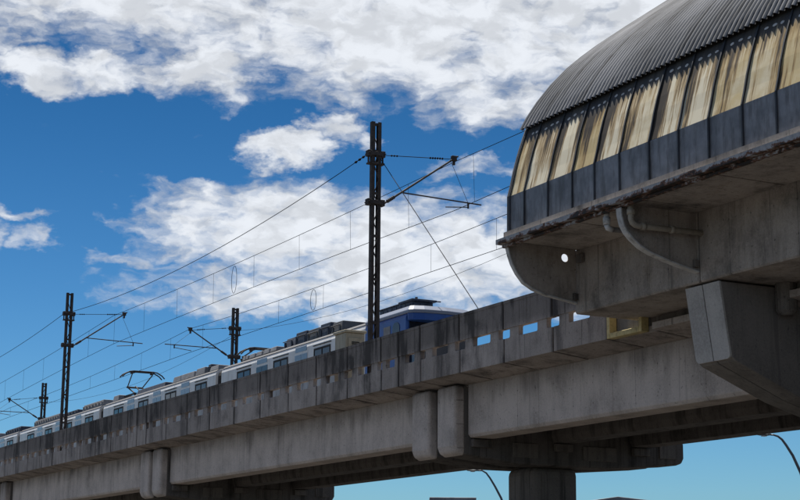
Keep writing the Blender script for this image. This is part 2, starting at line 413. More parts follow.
def copy_tree(o, parent=None):
    kids = list(o.children)
    c = o.copy(); COL.objects.link(c); W_ORG[c.name] = W_ORG[o.name].copy()
    if parent is not None: c.parent = parent
    for k in kids: copy_tree(k, c)
    return c
def plate_mesh(name, outer, holes, th, m, bevel=0.008):   # flat plate with holes, in local (y, z), th thick along x
    cu = bpy.data.curves.new(name, 'CURVE'); cu.dimensions = '2D'; cu.fill_mode = 'BOTH'
    cu.extrude = th / 2 - bevel; cu.bevel_depth = bevel; cu.bevel_resolution = 0; cu.offset = -bevel
    for loop in [outer] + holes:
        sp = cu.splines.new('POLY'); sp.points.add(len(loop) - 1); sp.use_cyclic_u = True
        for i, p in enumerate(loop): sp.points[i].co = (p[0], p[1], 0, 1)
    t = bpy.data.objects.new(name, cu); COL.objects.link(t)
    dg = bpy.context.evaluated_depsgraph_get()
    me = bpy.data.meshes.new_from_object(t.evaluated_get(dg))
    bpy.data.objects.remove(t)
    return [(v.co.z, v.co.x, v.co.y) for v in me.vertices], [tuple(p.vertices) for p in me.polygons]
def rrect(y0, y1, z0, z1, r, n=3, corners=(1, 1, 1, 1)):
    out = []
    for (cy, cz, a, k) in ((y1 - r, z0 + r, -90, 0), (y1 - r, z1 - r, 0, 1), (y0 + r, z1 - r, 90, 2), (y0 + r, z0 + r, 180, 3)):
        if corners[k]:
            for i in range(n + 1):
                q = math.radians(a + 90 * i / n); out.append((cy + r * math.cos(q), cz + r * math.sin(q)))
        else: out.append(((y1, y1, y0, y0)[k], (z0, z1, z1, z0)[k]))
    return out

# ---------------------------------------------------------------- the ground
def structure(name, mb, m):
    o = mb.build(name, m); o['kind'] = 'structure'; return o
structure('ground', MB().box(-4000, 4000, -4000, 4000, GZ - 1.0, GZ), 'ground')
structure('road', MB().box(30.5, 44.5, -300, 400, GZ - 0.5, GZ + 0.004), 'asphalt')
structure('road_beside_camera', MB().box(2.5, 14.0, -300, 400, GZ - 0.5, GZ + 0.004), 'asphalt')
pv = MB(); pv.box(-4.0, 2.5, -300, 400, GZ - 0.5, GZ + 0.13); pv.box(14.0, 17.0, -300, 400, GZ - 0.5, GZ + 0.13)
pv.box(28.5, 30.5, -300, 400, GZ - 0.5, GZ + 0.13); pv.box(44.5, 47.5, -300, 400, GZ - 0.5, GZ + 0.13)
structure('pavement', pv, 'paving')
mk = MB()
for k in range(-20, 40):
    mk.box(37.42, 37.57, k * 9.0, k * 9.0 + 3.0, GZ, GZ + 0.008); mk.box(8.2, 8.35, k * 9.0, k * 9.0 + 3.0, GZ, GZ + 0.008)
structure('road_markings', mk, 'marking')

# ---------------------------------------------------------------- the railway viaduct
PIERS = [-7.5, 14.9, 37.35, 59.8, 83.0, 106.0, 129.0, 152.0, 175.0, 198.0, 221.0, 244.0]
via = thing('railway_viaduct', (23.75, 37.35, GZ), 'long grey concrete railway viaduct with slotted parapet crossing the whole picture', 'viaduct')
DX0, DX1 = 19.9, 27.6
# near parapet: precast L panels with a row of slots
def panel_points(w, full):
    zs0, zs1, H = 0.57, 0.80, 1.47
    r = 0.045
    if full:
        outer = [(0, 0), (w, 0), (w, zs0), (w - .235, zs0), (w - .235, zs1), (w, zs1), (w, H), (0, H), (0, zs1), (.235, zs1), (.235, zs0), (0, zs0)]
        def fil(y, z, sy, sz): return [(y - sy * r, z), (y - sy * r * .3, z + sz * r * .3), (y, z + sz * r)]
        outer = [(0, 0), (w, 0), (w, zs0)] + [(w - .235 + r, zs0), (w - .235 + r * .3, zs0 + r * .3), (w - .235, zs0 + r), (w - .235, zs1 - r), (w - .235 + r * .3, zs1 - r * .3), (w - .235 + r, zs1)] + \
                [(w, zs1), (w, H), (0, H), (0, zs1)] + [(.235 - r, zs1), (.235 - r * .3, zs1 - r * .3), (.235, zs1 - r), (.235, zs0 + r), (.235 - r * .3, zs0 + r * .3), (.235 - r, zs0)] + [(0, zs0)]
        holes = [rrect(w / 2 - .41, w / 2 + .41, zs0, zs1, r)]
    else:
        outer = [(0, 0), (w, 0), (w, H), (0, H)]
        holes = [rrect(w / 2 - .26, w / 2 + .26, zs0, zs1, r)]
    return outer, holes
PROTO = {}
def parapet_panel(y0, w, full):
    key = (round(w, 2), full)
    if key not in PROTO:
        g = 0.022
        outer, holes = panel_points(w - 2 * g, full)
        vs, fs = plate_mesh('parapet_panel', outer, holes, 0.13, 'parapet')
        mb = MB(); mb.add([(x + 0.065, y + g, z) for x, y, z in vs], fs)
        # coping lip, and the foot that carries the walkway
        mb.box(-0.020, 0.01, g + .003, w - g - .003, 0.802, 1.40); mb.box(-0.028, 0.145, g + .003, w - g - .003, 1.403, 1.478)
        for q0, q1 in (((.01, .56), (.81, 1.41)) if full else ((.01, 1.41),)): mb.box(.112, .126, w - g - .004, w + g - .003, q0, q1)
        mb.prism([(0.05, 0.03), (0.96, -.07), (.96, .09), (.13, .19), (.05, .19)], 'y', w - g - .006, w + g + .002)
        mb.prism([(0.004, 0.002), (0.97, -0.105), (0.97, 0.10), (0.13, 0.20), (0.004, 0.20)], 'y', g + 0.004, w - g - 0.004)
        mb.v = [(x + DX0, yy + y0, z + 5.32) for x, yy, z in mb.v]
        PROTO[key] = mb.build('parapet_panel', 'parapet', via, origin=(DX0, y0, 5.32))
        return PROTO[key]
    c = PROTO[key].copy(); COL.objects.link(c); c.parent = via
    c.location = Vector((DX0, y0, 5.32)) - W_ORG[via.name]
    c.location.x += random.uniform(-.006, .006); c.location.z += random.uniform(-.005, .005)
    return c
joints = [28.48]
# joints measured along the near spans: two half panels straddle each pier
def fill(a, b):
    n = max(1, round((b - a) / 2.12)); return [(a + (b - a) * i / n, (b - a) / n, True) for i in range(n)]
spans = []
y = 28.48
segs = [(28.48, 30.61, True), (30.61, 32.74, True), (32.74, 34.86, True), (34.86, 36.92, True), (36.92, 38.15, False), (38.15, 39.17, False)]
pan = [(a, b - a, f) for a, b, f in segs]
pan += [(39.17, 2.11, True), (41.28, 2.11, True), (43.39, 2.05, True)]
pan += fill(45.44, 58.7)
for i, p in enumerate(PIERS[3:6]):
    pan += [(p - 1.1, 1.1, False), (p, 1.1, False)]
    nxt = PIERS[3 + i + 1] - 1.1
    pan += fill(p + 1.1, nxt)
for a, w, f in pan: parapet_panel(a, w, f)
# plain footing panels where the parapet stops under the station
for k in range(11):
    a = 26.9 - 2.1 * (k + 1)
    mb = MB(); mb.prism([(DX0 + .0, 5.32), (DX0 + .97, 5.215), (DX0 + .97, 5.42), (DX0, 5.46)], 'y', a + .02, a + 2.08)
    mb.build('footing_panel', 'parapet', via, origin=(DX0, a, 5.32), bevel=.008)
mb = MB(); mb.prism([(DX0 + .17, 5.30), (DX0 + .97, 5.215), (DX0 + .97, 5.42), (DX0 + .17, 5.44)], 'y', 26.912, 28.468)
mb.build('footing_panel', 'parapet', via, origin=(DX0, 26.9, 5.32), bevel=.008)
# far parapet (one long wall with its own slots out of sight) and the deck
MB().box(DX0, DX0 + .13, 127.93, 262, 5.32, 6.79).build('parapet', 'parapet', via, origin=(DX0, 127.9, 5.32))
MB().box(DX1 - .18, DX1, 28.5, 262, 5.32, 6.10).build('far_parapet', 'parapet', via, bevel=.01)
MB().box(DX0 + .98, DX1 - .2, -30, 262, 5.215, 5.5).build('deck_slab', 'deck', via)
for x in (21.58, 23.02, 24.78, 26.22): MB().box(x - .035, x + .035, -30, 262, 5.505, 5.68).build('rail', 'rail', via)
# girders: three per span
GX = [(20.85, 21.65), (23.38, 24.12), (25.88, 26.62)]
for a, b in zip(PIERS[:-1], PIERS[1:]):
    for gi, (x0, x1) in enumerate(GX):
        prof = [(x0, 5.212), (x0, 4.02), (x0 + .05, 3.85), (x1 - .05, 3.85), (x1, 4.02), (x1, 5.212)]
        if gi == 0: prof = [(x0, 5.212), (x0 + .0, 3.93), (x0 + .07, 3.85), (x1 - .07, 3.85), (x1, 3.93), (x1, 5.212)]
        MB().prism(prof, 'y', a + 1.16, b - 1.25).build('girder', 'girder' if gi == 0 else 'deck_shade', via, bevel=.012)
# piers: a column and the end cross-beams of both spans, with a dark gap between
for p in PIERS:
    for (y0, y1) in ((p - 1.20, p - .26), (p + .20, p + 1.14)):
        prof = [(20.52, 5.20), (20.52, 3.62), (20.58, 3.48), (20.72, 3.42), (22.4, 3.24), (25.2, 3.24), (27.5, 3.42), (27.68, 3.48), (27.75, 3.62), (27.75, 4.05), (26.9, 4.08), (26.9, 5.20)]
        mb = MB().prism(prof, 'y', y0, y1)
        o = mb.build('end_crossbeam', 'deck_shade', via, bevel=.06, seg=3)
        ec = MB(); ec.prism([(20.47, 5.195), (20.47, 3.64), (20.53, 3.47), (20.68, 3.40), (20.80, 3.39), (20.80, 5.195)], 'y', y0 - .012, y1 + .012)
        ec.build('beam_end', 'girder', via, bevel=.13, seg=4)  # paler concrete than the beam, to paint its end face as lit
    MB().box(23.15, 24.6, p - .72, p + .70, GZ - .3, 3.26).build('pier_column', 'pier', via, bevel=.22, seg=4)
    for x0, x1 in GX: MB().box(x0 + .1, x1 - .1, p - 1.32, p - 1.205, 3.62, 3.82).build('bearing_block', 'pier', via, bevel=.01)
    for (q0, q1, r0, r1) in ((22.2, 23.0, 3.42, 3.80), (24.4, 25.5, 3.42, 3.80), (26.9, 27.5, 3.58, 3.98)):
        MB().box(q0, q1, p - 1.235, p - 1.203, r0, r1).build('crossbeam_pad', 'pier', via, bevel=.012)
# yellow edged recess where the parapet ends
yb = MB(); X0, X1 = 19.87, 20.06
yb.box(X0, X1, 28.35, 28.46, 5.318, 6.3); yb.box(X0, X1, 27.30, 28.347, 5.318, 5.43); yb.box(X0, X1, 27.20, 27.297, 5.318, 6.3)
yb.build('yellow_edge_frame', 'yellow', via, bevel=.008)
MB().box(20.075, 20.12, 27.19, 28.47, 5.32, 6.3).build('recess_panel', 'deck', via)

# ---------------------------------------------------------------- elevated station
YE, YN = 27.66, -9.0        # far end and near end of what is built
st = thing('elevated_station', (23.75, 23.55, GZ), 'elevated station box with corrugated barrel roof and stained cream side panels', 'station')
for (a, b) in ((23.56, YE), (YN, 23.53)):
    MB().box(18.53, 20.25, a, b, 5.62, 6.975).build('platform_girder', 'station', st, bevel=.03)
MB().box(16.80, 22.0, YN, YE - .02, 6.98, 7.16).build('platform_slab', 'station', st)
soff = MB()
for k in range(17): soff.box(17.0, 18.50, YE - .3 - 2.1 * k - 2.05, YE - .3 - 2.1 * k, 6.93, 6.977)
soff.build('soffit_panels', 'station', st, bevel=.006)
MB().box(25.5, 30.75, YN, YE - .02, 6.98, 7.16).build('platform_slab', 'station', st)
MB().box(27.25, 28.97, YN, YE, 5.62, 6.975).build('platform_girder', 'station', st, bevel=.03)
# gutter: folded channel along the foot of the side sheets
gm = MB()
gm.prism([(16.66, 6.905), (16.84, 6.905), (16.84, 6.92), (16.678, 6.92), (16.678, 6.99), (16.70, 7.005), (16.66, 7.005)], 'y', YN, YE + .06)
gm.prism([(16.79, 6.845), (16.86, 6.845), (16.86, 6.893), (16.79, 6.893)], 'y', YN, YE + .03)
gm.build('gutter', 'gutter', st)
MB().prism([(16.70, 7.008), (16.98, 7.06), (16.98, 7.075), (16.70, 7.022)], 'y', YN, YE + .02).build('gutter_flashing', 'bracket', st)
# side sheets, one lower and one upper sheet in each bay
LOW = [(16.955, 7.07), (16.965, 7.94)]
UPP = [(16.965, 7.945), (17.035, 8.20), (17.105, 8.50), (17.19, 8.80), (17.29, 9.10), (17.40, 9.40), (17.48, 9.56)]
RIBS = [27.63, 27.08, 26.2, 25.34, 24.58, 23.77, 22.86, 22.0, 21.16, 20.27, 19.42]
while RIBS[-1] > 8.0: RIBS.append(RIBS[-1] - 0.86)
for a, b in zip(RIBS[:-1], RIBS[1:]):
    dx = random.uniform(-.006, .006); dz = random.uniform(-.012, .012)
    MB().strip([(x + dx, z) for x, z in LOW], b + .012, a - .012, .006).build('lower_sheet', 'shaded_sheet', st, origin=(17, b, 7.94))
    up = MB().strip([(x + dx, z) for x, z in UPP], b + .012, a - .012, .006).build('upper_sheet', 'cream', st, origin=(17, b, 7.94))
    n = 2 if (a - b) < .7 else 3
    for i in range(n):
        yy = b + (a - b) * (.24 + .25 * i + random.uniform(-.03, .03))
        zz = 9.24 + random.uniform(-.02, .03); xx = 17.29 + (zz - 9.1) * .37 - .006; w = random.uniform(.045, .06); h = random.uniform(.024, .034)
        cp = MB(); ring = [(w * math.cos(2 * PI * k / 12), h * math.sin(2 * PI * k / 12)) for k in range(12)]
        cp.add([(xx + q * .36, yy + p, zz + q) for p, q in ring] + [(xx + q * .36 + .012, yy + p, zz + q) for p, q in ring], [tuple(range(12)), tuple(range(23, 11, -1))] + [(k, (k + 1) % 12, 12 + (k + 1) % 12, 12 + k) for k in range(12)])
        cp.build('eave_sun_spot', 'cap', up)  # pale oval standing for a spot of sunlight under the eave
    q = MB()
    prof = LOW + UPP[1:]
    q.strip([(x - .03, z) for x, z in prof], a - .017, a + .017, .036)
    q.build('sheet_rib', 'rib', st)
MB().strip(LOW, YN, RIBS[-1] - .012, .006).build('lower_sheet', 'shaded_sheet', st, origin=(17, YN, 7.94))
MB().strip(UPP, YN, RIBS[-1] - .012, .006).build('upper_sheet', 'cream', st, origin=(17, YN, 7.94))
MB().box(17.9, 18.0, YN, YE - .3, 7.165, 8.0).build('platform_wall', 'station', st)
# wall between the viaduct edge and the platform girder, and an added unseen block, windows included, to shade the crosshead
MB().box(20.10, 20.24, YN, 27.18, 5.30, 5.615).build('edge_wall', 'pier', st)
MB().box(19.3, 28.2, -9.0, 16.2, GZ, 5.10).build('shade_block', 'station', st)
for k in range(6):
    MB().box(19.26, 19.298, -7.2 + 3.9 * k, -4.6 + 3.9 * k, 1.9, 4.2).build('shade_block_window', 'glass', st)
for k in range(2): MB().box(20.6 + 3.8 * k, 23.4 + 3.8 * k, 16.203, 16.24, 1.9, 4.2).build('shade_block_window', 'glass', st)
# end verge strip following the sheets, pale, seen edge-on at the far end
MB().strip([(x - .035, z) for x, z in LOW + UPP[1:]], YE, YE + .05, .06).build('verge_trim', 'equip_grey', st)
# the corrugated roof
ARCH = [(17.30, 9.42), (17.46, 9.70), (17.72, 10.08), (18.06, 10.50), (18.49, 10.95), (18.86, 11.27), (19.275, 11.60), (20.08, 12.19), (21.19, 12.975), (22.4, 13.80), (23.2, 14.28), (23.75, 14.45)]
ARCH = ARCH + [(47.5 - x, z) for x, z in ARCH[-2::-1]]
ARCHN = []
for i, (x, z) in enumerate(ARCH):
    a = Vector(ARCH[max(i - 1, 0)]); b = Vector(ARCH[min(i + 1, len(ARCH) - 1)]); t = (b - a).normalized()
    ARCHN.append(Vector((-t.y, t.x)))
rb = MB(); pitch = ROOF_PITCH; sub = 8; ny = int((YE + .10 - YN) / pitch * sub)
vs = []; na = len(ARCH)
for j in range(ny + 1):
    yy = YE + .10 - j * pitch / sub
    o = .030 * math.cos(2 * PI * j / sub)
    sh = int(j / sub / 7)
    o2 = .006 * (sh % 2)
    for (x, z), n in zip(ARCH, ARCHN): vs.append((x + n.x * (o + o2), yy, z + n.y * (o + o2)))
fs = [(j * na + i, j * na + i + 1, (j + 1) * na + i + 1, (j + 1) * na + i) for j in range(ny) for i in range(na - 1)]
rb.add(vs, fs)
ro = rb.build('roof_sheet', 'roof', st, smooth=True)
# arched steel frames under the roof, and the far side wall
for yy in (27.3, 22.0, 16.6, 11.2, 5.8, .4, -5.0):
    MB().strip([(x + n.x * -.12, z + n.y * -.12) for (x, z), n in zip(ARCH, ARCHN)], yy - .06, yy + .06, .14).build('roof_frame', 'steel', st)
MB().strip([(47.5 - x, z) for x, z in (LOW + UPP[1:])][::-1], YN, YE - .02, .01).build('far_side_sheet', 'cream', st, origin=(30, YN, 7.94))
# brackets: curved flange and web plate, the end one with a round hole
BR = [(16.78, 6.84), (16.79, 6.70), (16.84, 6.52), (16.93, 6.38), (17.05, 6.27), (17.22, 6.15), (17.45, 6.05), (17.80, 5.955), (18.15, 5.875), (18.526, 5.80)]
BE = [(16.84, 6.84), (16.88, 6.68), (16.95, 6.50), (17.06, 6.32), (17.22, 6.14), (17.45, 6.02), (17.75, 5.935), (18.15, 5.875), (18.526, 5.82)]
def bracket(yc, curve, hole, wf):
    fl = MB(); fl.strip(curve, yc - wf / 2, yc + wf / 2, -.035)
    root = fl.build('bracket', 'bracket', st, bevel=.006)
    outer = [(x + .02, z + .015) for x, z in curve[:-1]] + [(18.52, 5.83), (18.52, 6.978), (16.86, 6.978)]
    holes = [[(18.25 + .085 * math.cos(2 * PI * k / 20), 6.775 + .085 * math.sin(2 * PI * k / 20)) for k in range(20)]] if hole else []
    vs, fs = plate_mesh('web', outer, holes, .03, 'bracket', .003)
    web = MB(); web.add([(y, yc + x, z) for x, y, z in vs], fs)
    web.build('bracket_web', 'station', root)
    gs = MB(); gs.box(18.42, 18.525, yc - .09, yc + .09, 5.9, 6.04)
    gs.build('bracket_foot', 'pier', root, bevel=.01)
    return root
bracket(YE - .06, BE, True, .10)
bracket(23.60, BR, False, .15)
for yy in (16.0, 8.5, 1.0): bracket(yy, BR, False, .15)
# drain pipes
def drain(yc, shade, x_end):
    mb = MB()
    mb.tube([(16.93, yc, 6.90), (16.93, yc, 6.72), (16.93, yc, 6.62), (16.96, yc, 6.55), (17.03, yc, 6.51), (17.12, yc, 6.505), (x_end, yc, 6.53)], .056, 12)
    mb.tube([(16.93, yc, 6.80), (16.93, yc, 6.70)], .076, 12); mb.tube([(17.15, yc, 6.506), (17.24, yc, 6.508)], .074, 12)
    mb.tube([(17.80, yc, 6.517), (17.88, yc, 6.52)], .074, 12)
    mb.build('drain_pipe', shade, st, smooth=True)
drain(23.42, 'pipe', 18.66)
mb = MB(); mb.tube([(16.93, 24.18, 6.90), (16.93, 24.18, 6.80)], .055, 12); mb.tube([(16.93, 24.18, 6.80), (16.93, 24.18, 6.66)], .07, 12); mb.tube([(16.93, 24.18, 6.66), (16.95, 24.18, 6.60), (17.05, 24.18, 6.58)], .055, 12)
mb.build('drain_stub', 'bracket', st, smooth=True)
MB().tube([(17.06, 24.18, 6.58), (18.54, 24.18, 6.60)], .05, 12).build('drain_pipe', 'pier', st, smooth=True)
MB().box(18.44, 18.52, YE - .40, YE - .18, 6.66, 6.84).build('junction_box', 'pier', st, bevel=.01)
# crosshead under the platform girder: two leaves with a hairline joint
for (a, b) in ((23.05, 23.53), (23.552, 24.05)):
    top0 = 5.58
    z = [(18.62, top0), (18.80, 4.32), (18.84, 4.20), (18.92, 4.13), (20.39, 3.55), (22.2, 3.05), (25.3, 3.05), (27.1, 3.55), (28.6, 4.13), (28.85, 4.35), (28.9, top0)]
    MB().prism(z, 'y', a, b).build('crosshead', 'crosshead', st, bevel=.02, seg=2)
    # pale render on the end face, its outer bottom corners rounded
    r = .10; pts = [(a + .002, top0), (b - .002, top0)]
    for (cy, q0, on) in ((b - r, 0, a > 23.5), (a + r, -90, a < 23.5)):
        if on: pts += [(cy + r * math.cos(math.radians(q0 - 90 * k / 4)) * (1), 4.17 + r + r * math.sin(math.radians(q0 - 90 * k / 4))) for k in range(5)]
        else: pts.append((b - .002 if cy > (a + b) / 2 else a + .002, 4.17))
    ec = MB(); n = len(pts); xf = lambda zz: 18.59 + (top0 - zz) * .15
    ec.add([(xf(zz), yy, zz) for yy, zz in pts] + [(xf(zz) + .05, yy, zz) for yy, zz in pts], [tuple(range(n)), tuple(range(2 * n - 1, n - 1, -1))] + [(i, (i + 1) % n, n + (i + 1) % n, n + i) for i in range(n)])
    ec.build('end_cap', 'endcap', st, bevel=.006)
MB().box(22.9, 24.6, 22.75, 24.35, GZ - .3, 3.07).build('station_column', 'pier', st, bevel=.2, seg=3)
MB().tube([(19.98, 22.84, 5.615), (19.98, 22.84, 5.12), (19.98, 22.84, 5.06), (19.98, 22.84, 5.02)], [.2, .2, .16, .12], 16).build('drain_outlet', 'pier', st)

# ---------------------------------------------------------------- the train
tr = thing('commuter_train', (25.5, 62.0, 5.68), 'white commuter train with a blue driving cab standing behind the viaduct parapet', 'train')
TX0, TX1 = 24.25, 26.75
def sect(i=0.0, dz=0.0):
    return [(TX0 + i, 6.0), (TX0 + i, 8.72), (TX0 + .05 + i, 8.86), (TX0 + .16 + i, 8.95 + dz), (TX0 + .5 + i, 9.05 + dz), (25.5, 9.10 + dz),
            (TX1 - .5 - i, 9.05 + dz), (TX1 - .16 - i, 8.95 + dz), (TX1 - .05 - i, 8.86), (TX1 - i, 8.72), (TX1 - i, 6.0)]
def side_x(s): return TX0 if s < 0 else TX1
def window(car, y0, y1, s):
    x = side_x(s)
    f = MB()
    z0, z1 = 7.55, 8.56
    def bar(a, b, c, d, t=.022):
        f.box(min(x, x + s * t), max(x, x + s * t), a, b, c, d)
    bar(y0, y1, z1 - .07, z1); bar(y0, y1, z0, z0 + .06); bar(y0, y0 + .06, z0 + .061, z1 - .071); bar(y1 - .06, y1, z0 + .061, z1 - .071)
    m_ = (y0 + y1) / 2
    bar(m_ - .03, m_ + .03, z0 + .061, z1 - .071); bar(y0 + .061, m_ - .031, 8.20, 8.25); bar(m_ + .031, y1 - .061, 8.20, 8.25)
    bar(y0 - .06, y1 + .06, 8.655, 8.68, .03)
    w = f.build('window', 'rubber', car)
    g = MB(); a, b = sorted((x + s * .004, x + s * .010)); g.box(a, b, y0 + .062, y1 - .062, z0 + .062, z1 - .072)
    g.build('window_glass', 'glass', car)
def door(car, y0, y1, s, dark=False):
    x = side_x(s); d = MB()
    a, b = sorted((x + s * .003, x + s * .012))
    m_ = (y0 + y1) / 2
    for (p, q) in ((y0, m_ - .012), (m_ + .012, y1)): d.box(a, b, p, q, 7.45, 8.50)
    d.build('door', 'glass' if dark else 'doorglass', car)
    h = MB(); h.box(a, b, y0 + .05, y1 - .05, 8.60, 8.78); h.build('door_indicator', 'doorglass', car)
PAT = [('W', 1.75, 3.15), ('D', 3.75, 4.85), ('W', 5.45, 6.80), ('D', 7.45, 8.55), ('W', 9.15, 10.55), ('D', 11.15, 12.25), ('W', 12.95, 14.30)]
def carriage(y0, y1, cab=False, darkdoor=None):
    car = MB().prism(sect(), 'y', y0, y1).build('carriage', 'train_white', tr, bevel=.01)
    for s in (-1, 1):
        for i, (k, a, b) in enumerate(PAT):
            if y1 - b < y0 + .2: continue
            if k == 'W': window(car, y1 - b, y1 - a, s)
            else: door(car, y1 - b, y1 - a, s, i == darkdoor)
    sk = MB()
    for s in (-1, 1):
        a, b = sorted((side_x(s) + s * .002, side_x(s) + s * .014)); sk.box(a, b, y0 + .05, y1 - .05, 6.0, 7.42)
    sk.build('lower_side_band', 'band', car)
    r = MB(); r.prism([(TX0 + .03, 8.875), (TX0 + .15, 8.975), (TX0 + .5, 9.075), (25.5, 9.13), (TX1 - .5, 9.075), (TX1 - .15, 8.975), (TX1 - .03, 8.875), (TX1 - .3, 8.9), (TX0 + .3, 8.9)], 'y', y0 + .02, y1 - .02)
    r.build('roof_deck', 'train_roof', car)
    return car
def roof_unit(car, y0, y1, x0, x1, h, m, slats=True, taper=.12):
    mb = MB()
    zb = 9.06
    mb.add([(x0, y0, zb), (x1, y0, zb), (x1, y1, zb), (x0, y1, zb), (x0 + taper, y0 + taper, zb + h), (x1 - taper, y0 + taper, zb + h), (x1 - taper, y1 - taper, zb + h), (x0 + taper, y1 - taper, zb + h)],
           [(0, 3, 2, 1), (4, 5, 6, 7), (0, 1, 5, 4), (1, 2, 6, 5), (2, 3, 7, 6), (3, 0, 4, 7)])
    if slats:
        n = max(2, int((y1 - y0) / .45))
        for i in range(n):
            yy = y0 + taper + .1 + (y1 - y0 - 2 * taper - .2) * i / max(1, n - 1)
            mb.box(x0 - .02, x0 + .05, yy - .05, yy + .05, zb + .05, zb + h * .62)
        mb.box(x0 - .03, x0 + .02, y0 + .05, y1 - .05, zb + h * .62 + .01, zb + h * .72)
    return mb.build('roof_unit', m, car, bevel=.015)
CARS = [(49.0, 62.3), (62.95, 78.25), (78.9, 94.2), (94.85, 110.0)]
cars = [carriage(a, b, i == 0, 1 if i == 0 else None) for i, (a, b) in enumerate(CARS)]
for a, b in zip(CARS[:-1], CARS[1:]):
    g = MB(); n = 6; y0, y1 = a[1] + .02, b[0] - .02
    for k in range(n):
        q0 = y0 + (y1 - y0) * k / n; q1 = y0 + (y1 - y0) * (k + .8) / n
        g.prism([(x + (.10 if x < 25.5 else -.10), z - .06) for x, z in sect()], 'y', q0, q1)
    g.build('gangway_bellows', 'rubber', tr)
A = cars[0]
# dark equipment housings and pale cases along the leading carriage
for (a, b, h, m, tp) in ((56.1, 57.2, .42, 'equip', .14), (55.0, 56.05, .50, 'equip', .05), (53.9, 54.95, .46, 'equip_grey', .05), (52.9, 53.85, .52, 'equip', .05), (51.9, 52.85, .44, 'equip_grey', .08)): roof_unit(A, a, b, 24.75, 26.3, h, m, True, tp)
for k in range(5): roof_unit(A, 57.35 + .72 * k, 57.95 + .72 * k, 24.55, 25.5, .18, 'equip_pale', False, .04)
for (a, b, h) in ((63.6, 64.6, .20), (65.2, 66.3, .30), (66.5, 69.2, .26)): roof_unit(cars[1], a, b, 24.6, 26.2, h, 'equip_pale', False, .05)
roof_unit(cars[1], 64.7, 65.1, 24.7, 26.0, .36, 'equip', True, .03)
roof_unit(cars[1], 70.6, 74.6, 24.7, 26.3, .24, 'equip', False, .08)
roof_unit(cars[1], 77.0, 77.9, 24.6, 26.2, .28, 'equip_pale', False, .05)
for (a, b, h, m) in ((79.5, 83.0, .3, 'equip_pale'), (84.0, 86.0, .22, 'equip'), (87.5, 92.5, .32, 'equip_pale')): roof_unit(cars[2], a, b, 24.6, 26.2, h, m, True, .06)
for (a, b, h, m) in ((95.5, 99.0, .3, 'equip'), (100.5, 104.0, .28, 'equip_pale')): roof_unit(cars[3], a, b, 24.6, 26.2, h, m, True, .06)
def pantograph(car, yc, top):
    mb = MB(); z0 = 9.12; hh = top - z0
    for sx in (-1, 1):
        mb.box(25.5 + sx * .55 - .05, 25.5 + sx * .55 + .05, yc - .9, yc + .9, z0 + .12, z0 + .18)
        for yy in (yc - .8, yc + .8): mb.tube([(25.5 + sx * .55, yy, z0 - .02), (25.5 + sx * .55, yy, z0 + .12)], .06, 8)
    knee = yc + (.95 if hh > .6 else 1.15); kz = z0 + .18 + (hh - .2) * .42
    for sx in (-1, 1):
        mb.tube([(25.5 + sx * .45, yc - .5, z0 + .18), (25.5 + sx * .38, knee, kz)], .035, 8)
        mb.tube([(25.5 + sx * .38, knee, kz), (25.5 + sx * .52, yc - .15, top - .12)], .028, 8)
    mb.tube([(25.08, knee, kz), (25.92, knee, kz)], .045, 8)
    mb.tube([(25.5, yc - .3, z0 + .18), (25.5, knee - .1, kz + .06)], .03, 8)
    for dy in (-.35, .05):
        mb.tube([(24.42, yc + dy, top - .30), (24.56, yc + dy, top - .16), (24.80, yc + dy, top - .03), (25.0, yc + dy, top), (26.0, yc + dy, top), (26.2, yc + dy, top - .03), (26.44, yc + dy, top - .16), (26.58, yc + dy, top - .30)], .032, 8)
    for sx in (-1, 1): mb.box(25.5 + sx * .5 - .04, 25.5 + sx * .5 + .04, yc - .40, yc + .10, top - .10, top - .04)
    return mb.build('pantograph', 'steel', car)
pantograph(cars[1], 76.3, 10.42)
pantograph(A, 61.0, 9.62)
# blue driving cab
cabp = MB()
YC, YB = 45.67, 48.985
cabp.add([(x, y, z) for y in (YB, YC + .35) for x, z in sect()], [tuple(range(11)), tuple(range(21, 10, -1))] + [(i, (i + 1) % 11, 11 + (i + 1) % 11, 11 + i) for i in range(11)])
cab = cabp.build('driving_cab', 'train_blue', tr, bevel=.02)
# white roof edge and the projecting brow above the windscreen
br = MB()
pl = [(TX0 - .012, YB), (TX0 - .012, YC + .16), (TX0 + .10, YC + .03), (TX0 + .45, YC - .10), (25.5, YC - .18), (TX1 - .45, YC - .10), (TX1 - .10, YC + .03), (TX1 + .012, YC + .16), (TX1 + .012, YB)]
nb = len(pl); vv = [(x, y, 8.83) for x, y in pl] + [(x, y, 8.93) for x, y in pl] + [(25.5 + (x - 25.5) * .86, 47.4 + (y - 47.4) * (.86 if y < 47.4 else 1), 9.10) for x, y in pl]
ff = [tuple(range(nb)), tuple(range(3 * nb - 1, 2 * nb - 1, -1))]
for L in (0, 1): ff += [(L * nb + i, L * nb + (i + 1) % nb, (L + 1) * nb + (i + 1) % nb, (L + 1) * nb + i) for i in range(nb)]
br.add(vv, ff); br.build('roof_brow', 'brow', cab, bevel=.02, seg=2)
wn = MB()
pb = [(x + (.02 if x < 25.5 else -.02), y + .05, ) for x, y in pl[1:-1]]
wn.add([(x, y, 8.60) for x, y in pb] + [(x, y, 8.826) for x, y in pb] + [(TX1 - .03, YC + .3, 8.60), (TX0 + .03, YC + .3, 8.60), (TX1 - .03, YC + .3, 8.826), (TX0 + .03, YC + .3, 8.826)],
       [tuple(list(range(7)) + [14, 15]), tuple(list(range(13, 6, -1)) + [17, 16])[::1]] + [(i, i + 1, 8 + i, 7 + i) for i in range(6)] + [(0, 7, 17, 15), (6, 14, 16, 13)])
wn.build('destination_band', 'train_blue', cab)
